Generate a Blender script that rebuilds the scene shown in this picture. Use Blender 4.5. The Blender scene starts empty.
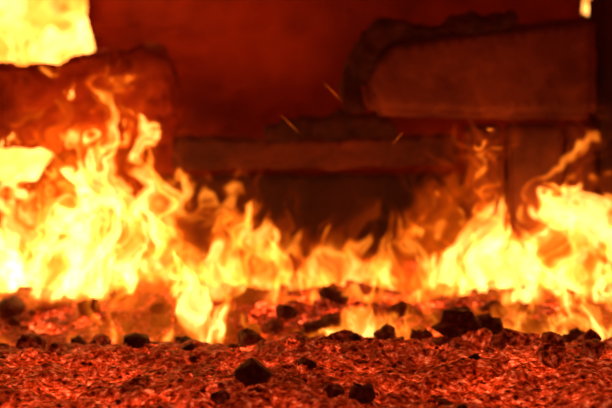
import bpy, bmesh, math, random
import numpy as np
from mathutils import Vector, noise as mn

random.seed(7); np.random.seed(7)
sc = bpy.context.scene
try:
    sc.view_settings.view_transform = 'Standard'
    sc.view_settings.look = 'None'
except Exception: pass
try: sc.cycles.transparent_max_bounces = 64
except Exception: pass

# ---------------------------------------------------------------- camera
CAMH, P, FX = 0.8, math.radians(4.0), 850.0
cam = bpy.data.cameras.new('camera'); camo = bpy.data.objects.new('camera', cam)
sc.collection.objects.link(camo); sc.camera = camo
camo.location = (0, 0, CAMH); camo.rotation_euler = (math.pi/2 - P, 0, 0)
cam.sensor_width = 36; cam.lens = 50
cam.dof.use_dof = True; cam.dof.focus_distance = 3.0; cam.dof.aperture_fstop = .95
cam.clip_start = 0.05

def W(u, v, d):
    """world position of photo pixel on the plane y=d (numpy ok)"""
    a = (np.asarray(u, float)-306)/FX; b = -(np.asarray(v, float)-204)/FX
    fy = math.cos(P) + b*math.sin(P); fz = -math.sin(P) + b*math.cos(P)
    s = d/fy
    return a*s, d + 0*s, CAMH + fz*s

# ---------------------------------------------------------------- noise
_tabs = {}
def tab(seed):
    if seed not in _tabs: _tabs[seed] = np.random.RandomState(seed).rand(256, 256)
    return _tabs[seed]
def vn(x, y, seed):
    t = tab(seed); xi = np.floor(x).astype(int); yi = np.floor(y).astype(int)
    fx = x-xi; fy = y-yi
    fx = fx*fx*fx*(fx*(fx*6-15)+10); fy = fy*fy*fy*(fy*(fy*6-15)+10)
    a = t[xi & 255, yi & 255]; b = t[(xi+1) & 255, yi & 255]
    c = t[xi & 255, (yi+1) & 255]; d = t[(xi+1) & 255, (yi+1) & 255]
    return (a*(1-fx)+b*fx)*(1-fy) + (c*(1-fx)+d*fx)*fy
def fbm(x, y, o=4, seed=1):
    s = 0; a = 1; n = 0
    for i in range(o):
        s = s + a*vn(x*2**i+13.7*i, y*2**i+7.1*i, seed+i); n += a; a *= .5
    return s/n
def sst(a, b, x):
    t = np.clip((x-a)/(b-a), 0, 1); return t*t*(3-2*t)

# ---------------------------------------------------------------- materials
def newmat(name):
    m = bpy.data.materials.new(name); m.use_nodes = True
    nt = m.node_tree; nt.nodes.clear(); out = nt.nodes.new('ShaderNodeOutputMaterial')
    return m, nt, out
def ramp(nt, stops):
    r = nt.nodes.new('ShaderNodeValToRGB'); e = r.color_ramp.elements
    while len(e) < len(stops): e.new(0.5)
    for el, (p, c) in zip(e, stops): el.position = p; el.color = (*c, 1)
    return r
def hot_mat(name, base, base2, glow, scale=3.0, gl=0.1, bump=0.3, rough=.85):
    """refractory / scaled steel that also glows from heat"""
    m, nt, out = newmat(name); N = nt.nodes.new; L = nt.links.new
    tc = N('ShaderNodeTexCoord'); nz = N('ShaderNodeTexNoise'); nz.inputs['Scale'].default_value = scale
    nz.inputs['Detail'].default_value = 7; nz.inputs['Roughness'].default_value = .62
    L(tc.outputs['Object'], nz.inputs['Vector'])
    r = ramp(nt, [(.34, base2), (.64, base)]); L(nz.outputs['Fac'], r.inputs['Fac'])
    b = N('ShaderNodeBsdfPrincipled'); L(r.outputs['Color'], b.inputs['Base Color'])
    b.inputs['Roughness'].default_value = rough
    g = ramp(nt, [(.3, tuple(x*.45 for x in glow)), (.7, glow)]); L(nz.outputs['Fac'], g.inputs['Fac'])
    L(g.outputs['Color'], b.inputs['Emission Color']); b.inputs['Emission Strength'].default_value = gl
    n2 = N('ShaderNodeTexNoise'); n2.inputs['Scale'].default_value = scale*9; n2.inputs['Detail'].default_value = 5
    L(tc.outputs['Object'], n2.inputs['Vector'])
    bp = N('ShaderNodeBump'); bp.inputs['Strength'].default_value = bump; bp.inputs['Distance'].default_value = .03
    L(n2.outputs['Fac'], bp.inputs['Height']); L(bp.outputs['Normal'], b.inputs['Normal'])
    L(b.outputs['BSDF'], out.inputs['Surface'])
    m.cycles.emission_sampling = 'NONE'
    return m
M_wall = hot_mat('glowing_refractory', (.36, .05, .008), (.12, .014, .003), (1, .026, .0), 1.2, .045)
M_steel = hot_mat('scaled_hot_steel', (.22, .066, .030), (.07, .016, .007), (1, .06, .01), 2.6, .014)
M_dsteel = hot_mat('dull_hot_steel', (.14, .034, .014), (.05, .010, .004), (1, .04, .005), 2.6, .014)
M_dark = hot_mat('dark_iron_and_shade', (.040, .009, .004), (.015, .003, .002), (1, .04, .0), 3, .008)  # floor iron; also carries the painted shade of the recess plate and edge pillar
M_slag = hot_mat('slag', (.05, .013, .007), (.015, .004, .003), (1, .04, .0), 9, .015, .8)

def flame_mat(name, k=1.0):
    m, nt, out = newmat(name); N = nt.nodes.new; L = nt.links.new
    at = N('ShaderNodeAttribute'); at.attribute_name = 'incand'
    r = ramp(nt, [(0, (1, .06, .0)), (.12, (1, .14, .003)), (.4, (1, .26, .018)), (1, (1, .42, .09))])
    dv = N('ShaderNodeMath'); dv.operation = 'DIVIDE'; dv.inputs[1].default_value = 3.0
    L(at.outputs['Fac'], dv.inputs[0]); L(dv.outputs[0], r.inputs['Fac'])
    ml = N('ShaderNodeMath'); ml.operation = 'MULTIPLY'; ml.inputs[1].default_value = k
    L(at.outputs['Fac'], ml.inputs[0])
    em = N('ShaderNodeEmission'); L(r.outputs['Color'], em.inputs['Color']); L(ml.outputs[0], em.inputs['Strength'])
    tr = N('ShaderNodeBsdfTransparent'); ad = N('ShaderNodeAddShader')
    L(em.outputs[0], ad.inputs[0]); L(tr.outputs[0], ad.inputs[1]); L(ad.outputs[0], out.inputs['Surface'])
    m.cycles.emission_sampling = 'NONE'
    return m
M_flame = flame_mat('flame_gas')

def coal_mat(name, gain, mid, sc1=38.0):
    m, nt, out = newmat(name); N = nt.nodes.new; L = nt.links.new
    tc = N('ShaderNodeTexCoord')
    at = N('ShaderNodeAttribute'); at.attribute_name = 'glow'
    n1 = N('ShaderNodeTexNoise'); n1.inputs['Scale'].default_value = sc1; n1.inputs['Detail'].default_value = 5
    n1.inputs['Roughness'].default_value = .62; L(tc.outputs['Object'], n1.inputs['Vector'])
    r = ramp(nt, [(.34, (.010, .0, 0)), (.46, mid), (.58, (.55, .032, .006)), (.68, (1, .17, .05))])
    L(n1.outputs['Fac'], r.inputs['Fac'])
    vo = N('ShaderNodeTexVoronoi'); vo.inputs['Scale'].default_value = sc1*.7; L(tc.outputs['Object'], vo.inputs['Vector'])
    n3 = N('ShaderNodeTexNoise'); n3.inputs['Scale'].default_value = sc1*.2; n3.inputs['Detail'].default_value = 3
    L(tc.outputs['Object'], n3.inputs['Vector'])
    ad = N('ShaderNodeMath'); ad.operation = 'ADD'; L(vo.outputs['Distance'], ad.inputs[0]); L(n3.outputs['Fac'], ad.inputs[1])
    mr = N('ShaderNodeMapRange'); mr.inputs['From Min'].default_value = .62; mr.inputs['From Max'].default_value = .80
    mr.inputs['To Min'].default_value = .08; mr.inputs['To Max'].default_value = 1; L(ad.outputs[0], mr.inputs['Value'])
    ml = N('ShaderNodeMath'); ml.operation = 'MULTIPLY'; L(mr.outputs[0], ml.inputs[1])
    L(at.outputs['Fac'], ml.inputs[0])
    b = N('ShaderNodeBsdfPrincipled'); b.inputs['Base Color'].default_value = (.035, .007, .003, 1)
    b.inputs['Roughness'].default_value = .8
    L(r.outputs['Color'], b.inputs['Emission Color']); L(ml.outputs[0], b.inputs['Emission Strength'])
    bp = N('ShaderNodeBump'); bp.inputs['Strength'].default_value = .6; bp.inputs['Distance'].default_value = .012
    L(n1.outputs['Fac'], bp.inputs['Height']); L(bp.outputs['Normal'], b.inputs['Normal'])
    L(b.outputs['BSDF'], out.inputs['Surface'])
    m.cycles.emission_sampling = 'NONE'
    return m
M_bed = coal_mat('ember_bed', 1.0, (.22, .008, 0), 42)
M_coal = coal_mat('coal', 1.0, (.14, .005, 0), 40)

# ---------------------------------------------------------------- mesh helpers
def mesh_obj(name, V, F, mat, attr=None, smooth=True, parent=None):
    me = bpy.data.meshes.new(name)
    V = np.asarray(V, np.float32); F = np.asarray(F, np.int32); k = F.shape[1]
    me.vertices.add(len(V)); me.vertices.foreach_set('co', V.ravel())
    me.loops.add(F.size); me.loops.foreach_set('vertex_index', F.ravel())
    me.polygons.add(len(F)); me.polygons.foreach_set('loop_start', np.arange(0, F.size, k, dtype=np.int32))
    me.polygons.foreach_set('loop_total', np.full(len(F), k, np.int32))
    me.update(calc_edges=True)
    me.polygons.foreach_set('use_smooth', np.full(len(F), smooth))
    if attr:
        for n, a in attr.items():
            at = me.attributes.new(n, 'FLOAT', 'POINT'); at.data.foreach_set('value', np.asarray(a, np.float32).ravel())
    me.materials.append(mat); me.validate()
    o = bpy.data.objects.new(name, me); sc.collection.objects.link(o)
    if parent: o.parent = parent
    return o
def empty(name, loc=(0, 0, 0)):
    e = bpy.data.objects.new(name, None); sc.collection.objects.link(e); e.location = loc
    return e
def slab(name, pts, d, th, mat, rough=.012, cuts=.07, seed=0, parent=None, bev=.02):
    """extruded outline (pixel outline at front depth d), bevelled, subdivided and eroded"""
    bm = bmesh.new(); fr = []
    for (u, v) in pts:
        x, y, z = W(u, v, d); fr.append(bm.verts.new((float(x), float(y), float(z))))
    f = bm.faces.new(fr)
    r = bmesh.ops.extrude_face_region(bm, geom=[f])
    for g in r['geom']:
        if isinstance(g, bmesh.types.BMVert): g.co.y += th
    bmesh.ops.recalc_face_normals(bm, faces=bm.faces)
    bmesh.ops.bevel(bm, geom=list(bm.edges), offset=bev, segments=2, affect='EDGES', clamp_overlap=True)
    bmesh.ops.triangulate(bm, faces=bm.faces)
    for it in range(6):
        es = [e for e in bm.edges if e.calc_length() > cuts]
        if not es: break
        bmesh.ops.subdivide_edges(bm, edges=es, cuts=1)
        bmesh.ops.triangulate(bm, faces=bm.faces)
    bm.normal_update()
    for v in bm.verts:
        q = v.co*6 + Vector((seed*5.3, 0, 0))
        v.co += v.normal*rough*(mn.fractal(q, .8, 2.1, 4) )
    me = bpy.data.meshes.new(name); bm.to_mesh(me); bm.free(); me.materials.append(mat)
    for p in me.polygons: p.use_smooth = True
    o = bpy.data.objects.new(name, me); sc.collection.objects.link(o)
    if parent: o.parent = parent
    return o
def box(name, a, b, mat):
    x0, y0, z0 = a; x1, y1, z1 = b
    V = [(x0,y0,z0),(x1,y0,z0),(x1,y1,z0),(x0,y1,z0),(x0,y0,z1),(x1,y0,z1),(x1,y1,z1),(x0,y1,z1)]
    F = [(0,3,2,1),(4,5,6,7),(0,1,5,4),(1,2,6,5),(2,3,7,6),(3,0,4,7)]
    return mesh_obj(name, V, F, mat, smooth=False)

# ---------------------------------------------------------------- furnace shell
box('floor', (-4.2, .3, -.6), (4.2, 8.2, -.45), M_dark)
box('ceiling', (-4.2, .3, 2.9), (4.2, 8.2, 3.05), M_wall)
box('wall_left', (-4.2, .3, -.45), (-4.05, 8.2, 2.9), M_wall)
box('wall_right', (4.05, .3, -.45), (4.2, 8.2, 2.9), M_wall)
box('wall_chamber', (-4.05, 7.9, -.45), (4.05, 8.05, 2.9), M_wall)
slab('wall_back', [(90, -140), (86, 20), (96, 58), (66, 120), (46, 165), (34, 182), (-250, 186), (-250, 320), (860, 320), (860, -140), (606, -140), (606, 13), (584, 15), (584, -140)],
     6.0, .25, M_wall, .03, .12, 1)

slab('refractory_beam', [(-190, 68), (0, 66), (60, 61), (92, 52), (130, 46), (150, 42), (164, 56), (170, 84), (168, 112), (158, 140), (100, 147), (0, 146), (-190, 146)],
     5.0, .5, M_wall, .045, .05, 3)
hd = empty('furnace_header')
slab('header_casting', [(374, 52), (392, 38), (500, 24), (598, 15), (598, 118), (500, 117), (378, 113), (364, 84)],
     4.8, .45, M_steel, .012, .07, 4, bev=.04, parent=hd)
slab('slag_rim', [(346, 108), (342, 80), (350, 50), (366, 28), (400, 20), (436, 26), (470, 15), (505, 11), (520, 22), (470, 30), (430, 38), (398, 40), (376, 50), (364, 84), (366, 112)],
     4.78, .3, M_slag, .05, .035, 20, parent=hd)
cbm = empty('cross_beam')
slab('beam', [(172, 136), (300, 140), (460, 134), (460, 164), (300, 169), (172, 170)], 5.25, .3, M_dsteel, .02, .06, 5, parent=cbm)
slab('slag_crust', [(262, 130), (290, 121), (330, 117), (370, 114), (395, 124), (398, 138), (330, 141), (266, 140)], 5.25, .25, M_slag, .05, .035, 21, parent=cbm)
slab('recess_shade_plate', [(150, 176), (480, 174), (480, 258), (150, 258)], 5.6, .1, M_dark, .02, .1, 6)  # dark plate in place of the shade in the recess under the cross beam
pp = empty('grate_posts')
for i, (a, b) in enumerate([(468, 503), (509, 563), (569, 596)]):
    slab('post_%d' % (i+1), [(a, 123), (b, 123), (b+1, 277), (a+1, 277)], 5.0, .15, M_steel if i == 1 else M_dsteel, .008, .06, 7+i, parent=pp)
slab('edge_shade_pillar', [(602, -10), (780, -10), (780, 277), (604, 277)], 4.98, .25, M_dark, .012, .08, 12)  # added dark upright that stands in for the shading at the right edge

# ---------------------------------------------------------------- coal bed
cb = empty('coal_bed')
def bed_h(x, y):
    h = (fbm(x*3, y*3, 4, 40)-.5)*.10 + (fbm(x*14, y*14, 4, 50)-.5)*.05 + (fbm(x*45, y*45, 3, 60)-.5)*.018
    valley = -.07*np.exp(-((y-3.75)/.28)**2)
    ridge = .035*np.exp(-((y-4.35)/.2)**2)
    return h + valley + ridge
nx, ny = 620, 420
xs = np.linspace(-3.9, 3.9, nx); xs = np.sign(xs)*np.abs(xs/3.9)**1.35*3.9
ys = 1.6 + (5.9-1.6)*np.linspace(0, 1, ny)**1.35
X, Y = np.meshgrid(xs, ys, indexing='ij'); Z = bed_h(X, Y)
g1 = fbm(X*5, Y*5, 3, 70)
cav = np.clip(.5-(fbm(X*14, Y*14, 4, 50)-.5)*5, 0, 1.5)
front = 1-sst(3.15, 3.5, Y)
glow = front*(.2+1.9*g1) * (.6+.6*cav) + (1-front)*(.5+2.4*cav**2*sst(.38, .60, g1))
idx = np.arange(nx*ny).reshape(nx, ny)
F = np.stack([idx[:-1, :-1], idx[1:, :-1], idx[1:, 1:], idx[:-1, 1:]], -1).reshape(-1, 4)
mesh_obj('ember_surface', np.stack([X, Y, Z], -1).reshape(-1, 3), F, M_bed, {'glow': glow.ravel()}, parent=cb)

bm = bmesh.new(); bmesh.ops.create_icosphere(bm, subdivisions=3, radius=1)
SV = np.array([v.co[:] for v in bm.verts]); SF = np.array([[v.index for v in f.verts] for f in bm.faces]); bm.free()
bm = bmesh.new(); bmesh.ops.create_icosphere(bm, subdivisions=2, radius=1)
SV2 = np.array([v.co[:] for v in bm.verts]); SF2 = np.array([[v.index for v in f.verts] for f in bm.faces]); bm.free()
RS = np.random.RandomState(11)
def rock(c, r, hi):
    S, Fc = (SV, SF) if hi else (SV2, SF2)
    v = S.copy(); d = np.ones(len(v))
    for k in range(12):
        w = RS.randn(3)*(1.2+k*.9); d += .16/(1+.25*k)*np.sin(v@w*1.3+RS.rand()*6.28)
    for k in range(7):
        n = RS.randn(3); n /= np.linalg.norm(n); lim = .62+.3*RS.rand(); s = (v*d[:, None])@n
        d = np.where(s > lim, d*lim/np.maximum(s, 1e-3), d)
    v = v*d[:, None]*np.array(r)
    a = RS.rand()*6.28; ca, sa = math.cos(a)*1, math.sin(a)
    if abs(r[0]-r[1]) < 1e-6: v = v@np.array([[ca, sa, 0], [-sa, ca, 0], [0, 0, 1]])
    return v+np.array(c), Fc
def rocks(name, lst):
    VV, FF, GG, o = [], [], [], 0
    for c, r, g, hi in lst:
        v, f = rock(c, r, hi); VV.append(v); FF.append(f+o); GG.append(np.full(len(v), g)); o += len(v)
    return mesh_obj(name, np.concatenate(VV), np.concatenate(FF), M_coal, {'glow': np.concatenate(GG)}, parent=cb)
def at_ground(u, v):
    a, b = (u-306)/FX, -(v-204)/FX
    fy = math.cos(P)+b*math.sin(P); fz = -math.sin(P)+b*math.cos(P); s = CAMH/-fz
    return a*s, fy*s
small = []
for i in range(1100):
    y = 2.2+3.2*RS.rand()**.9; x = (RS.rand()-.5)*2*(.6+.42*y)
    if y < 3.2 and RS.rand() < .65: continue
    r = .009+.024*RS.rand()**2.5
    if y > 3.35: r *= 2.0
    z = float(bed_h(np.array(x), np.array(y)))
    g = ((.1*RS.rand() if RS.rand() < .1 else .9+1.2*RS.rand()) if y < 3.3 else 1.5*RS.rand()**1.8) 
    small.append(((x, y, z+r*.1), (r, r, r*.75), g, False))
rocks('coal_pieces', small)
big = []
for (u, v, rp, g) in [(255, 393, 17, .02), (306, 376, 9, .05), (361, 397, 14, .05), (335, 396, 10, .1), (222, 404, 9, .1), (446, 398, 8, .1),
        (120, 301, 9, .05), (78, 330, 9, .05), (553, 346, 12, .3), (505, 345, 12, .3), (552, 368, 15, .5), (592, 355, 12, .3),
        (335, 324, 17, .04), (316, 326, 14, .05), (360, 326, 14, .06), (250, 330, 14, .08), (225, 318, 9, .05), (285, 312, 11, .06), (385, 332, 12, .1),
        (30, 340, 12, .3), (55, 350, 9, .4), (100, 338, 12, .4), (12, 312, 14, .1), (50, 308, 12, .3), (160, 310, 10, .05), (200, 308, 10, .05), (90, 310, 12, .05),
        (420, 330, 12, .08), (440, 316, 10, .08), (575, 330, 14, .06), (530, 322, 12, .05), (490, 312, 12, .05), (400, 312, 12, .05), (330, 306, 12, .05), (250, 306, 12, .06)]:
    x, y = at_ground(u, v); r = rp/FX*y
    z = float(bed_h(np.array(x), np.array(y)))
    big.append(((x, y, z+r*.45), (r*1.1, r*1.1001, r*.9), g, True))
for (u, v, rp, g) in [(460, 331, 23, .04), (482, 330, 19, .04)]:
    x, y = at_ground(u, v); r = rp/FX*y; z = float(bed_h(np.array(x), np.array(y)))
    big.append(((x, y, z+r*.5), (r*1.1, r, r*1.05), g, True))
rocks('coal_lumps', big)

# ---------------------------------------------------------------- flames
fire = empty('furnace_fire')
def flame_sheet(name, d, prof, base, S, seed, u0=-110, u1=722, step=1.4, lean=0, veil=.16, vtop=50, bow=.22, parent=fire, turb=.9, bot=14, sx=1.0, jag=80, g0=.05):
    us = np.arange(u0, u1, step); vs = np.arange(vtop, base+bot+4, step)
    U, V = np.meshgrid(us, vs, indexing='ij')
    pu, pv = zip(*prof); su, sv = zip(*S)
    hg = np.clip((base-V)/110, 0, 1.6)
    so = seed*31.7
    wx = (fbm(U/80+so, V/70, 3, seed)-.5)*120*(.15+hg)*turb + (fbm(U/34+so, V/34, 3, seed+9)-.5)*50*(.35+hg)*turb + lean*hg
    wy = (fbm(U/50+so, V/60+3, 3, seed+20)-.5)*70*(.1+hg)*turb + (fbm(U/26+so, V/26, 2, seed+29)-.5)*24*turb
    u = U+wx; v = V+wy
    top = np.interp(U+wx*.25, pu, pv) + (fbm(u/22*sx+so, u*0+2, 3, seed+40)-.5)*jag
    h = (base-v)/np.maximum(base-top, 12)
    n = fbm(u/17*sx+so, v/44, 4, seed+50)
    e = (1-h)+(n-.5)*1.8
    body = sst(0, .32, e)
    r1 = 1-np.abs(2*fbm(u/30*sx+so, v/76, 4, seed+60)-1); fil = np.clip(r1, 0, 1)**8
    r2 = 1-np.abs(2*fbm(u/13*sx+so, v/34, 4, seed+70)-1); fil2 = np.clip(r2, 0, 1)**8
    gap = sst(.41, .56, fbm(u/34+so, v/46, 4, seed+80))
    heat = body*(.14+1.5*fil+.8*fil2+2.0*np.clip(n-.4, 0, 1))*(g0+(1-g0)*gap)
    heat += veil*sst(-.5, .7, e)  # faint outer halo, painted in as the glow around the flames
    heat *= np.interp(U, su, sv)*(1.35-.65*np.clip(h, 0, 1))
    low = base + (fbm(U/16+so, V*0, 2, seed+90)-.5)*16
    heat *= 1-sst(low-6, low+bot-4, V)
    heat *= sst(vtop, vtop+25, V)*sst(u0, u0+40, U)*(1-sst(u1-40, u1, U))
    heat = np.where(heat < .004, 0, heat)
    x, y, z = W(U, V, d)
    y = y + (fbm(x*2.2+so, z*2.2, 3, seed+95)-.5)*2*bow
    n_, m_ = U.shape; idx = np.arange(n_*m_).reshape(n_, m_)
    F = np.stack([idx[:-1, :-1], idx[1:, :-1], idx[1:, 1:], idx[:-1, 1:]], -1).reshape(-1, 4)
    hh = heat.ravel(); F = F[hh[F].max(1) > 0]
    used = np.unique(F); rm = np.full(n_*m_, -1); rm[used] = np.arange(len(used))
    Vv = np.stack([x, y, z], -1).reshape(-1, 3)[used]
    return mesh_obj(name, Vv, rm[F], M_flame, {'incand': hh[used]}, parent=parent)

prof1 = [(-110, 150), (0, 176), (30, 150), (60, 122), (90, 114), (120, 96), (150, 106), (168, 150), (180, 185), (205, 212), (235, 195), (262, 205), (290, 225), (320, 250), (350, 242), (380, 226), (400, 215), (430, 190), (450, 172), (485, 152), (503, 170), (512, 232), (525, 222), (545, 196), (570, 184), (595, 192), (620, 200), (722, 195)]
prof2 = [(u, v+14) for u, v in prof1]
prof3 = [(u, max(v+35, 185)) for u, v in prof1]
S1 = [(-110, 2.1), (0, 2.3), (90, 2.0), (150, 1.5), (200, 1.0), (260, .95), (330, .85), (400, 1.0), (480, 1.35), (612, 1.5)]
flame_sheet('flame_tongues_1', 4.65, prof1, 292, S1, 3, jag=60)
flame_sheet('flame_tongues_2', 4.40, prof2, 296, S1, 5, lean=10)
flame_sheet('flame_tongues_3', 4.15, prof3, 300, S1, 8, lean=-8)
S4 = [(-110, 0), (0, .2), (85, .25), (115, 1.5), (225, 1.4), (245, .2), (290, .3), (320, 1.1), (375, 1.2), (400, .8), (430, .8), (455, .15), (490, .3), (510, 1.1), (560, 1.4), (620, 1.3), (722, .8)]
prof4 = [(-110, 300), (100, 300), (130, 286), (180, 280), (225, 288), (250, 320), (300, 322), (340, 314), (380, 298), (430, 290), (500, 284), (560, 276), (722, 276)]
flame_sheet('flame_tongues_4', 3.62, prof4, 344, S4, 12, vtop=220, bow=.08, sx=.8, jag=40)
cf = empty('chamber_fire')
flame_sheet('flame_wall_1', 6.7, [(-200, -120), (300, -120)], 300, [(-200, 1.4), (100, 1.4)], 33, u0=-200, u1=130, vtop=-120, step=2.5, veil=.8, parent=cf, g0=.4)
flame_sheet('flame_wall_2', 7.0, [(-200, -120), (300, -120)], 300, [(-200, 1.4), (100, 1.4)], 37, u0=-200, u1=130, vtop=-120, step=2.5, veil=.8, parent=cf, g0=.4)
flame_sheet('flame_wall_3', 7.0, [(500, -60), (700, -60)], 60, [(500, 1.5), (700, 1.5)], 39, u0=540, u1=680, vtop=-80, step=2.5, veil=.5, parent=cf)

# sparks
VV, FF = [], []
for (u, v, du, dv, d) in [(290, 124, 9, 9, 3.9), (333, 92, 9, 9, 3.9), (398, 138, 5, -6, 3.9)]:
    a = np.array([float(t) for t in W(u-du, v-dv, d)]); b = np.array([float(t) for t in W(u+du, v+dv, d)])
    n = np.cross(b-a, [0, 1, 0]); n /= np.linalg.norm(n); r = .0022; o = len(VV)
    ring = lambda c, rr: [c+rr*n, c+rr*np.array([0, 1, 0]), c-rr*n, c-rr*np.array([0, 1, 0])]
    VV += ring(a, .0003)+ring((a+b)/2, r)+ring(b, .0003)
    for k in (0, 4):
        for j in range(4): FF.append((o+k+j, o+k+(j+1) % 4, o+k+4+(j+1) % 4, o+k+4+j))
mesh_obj('sparks', VV, FF, M_flame, {'incand': np.full(len(VV), .3)})

# ---------------------------------------------------------------- lights (the fire's own light)
def pl(name, u, v, d, e, col=(1, .22, .035), r=.25):
    l = bpy.data.lights.new(name, 'POINT'); l.energy = e*.3; l.color = col; l.shadow_soft_size = r
    o = bpy.data.objects.new(name, l); sc.collection.objects.link(o)
    o.location = [float(t) for t in W(u, v, d)]; return o
pl('fire_light', 60, 220, 4.3, 28)
pl('fire_light.001', 200, 240, 4.3, 14)
pl('fire_light.002', 340, 250, 4.2, 12)
pl('fire_light.003', 470, 225, 4.2, 20)
pl('fire_light.004', 590, 230, 4.1, 14)
pl('chamber_light', 130, -60, 5.5, 50)
pl('chamber_light.001', 20, 40, 6.6, 60)
w = bpy.data.worlds.new('world'); sc.world = w; w.use_nodes = True
w.node_tree.nodes['Background'].inputs[0].default_value = (.12, .008, .001, 1)
w.node_tree.nodes['Background'].inputs[1].default_value = .3
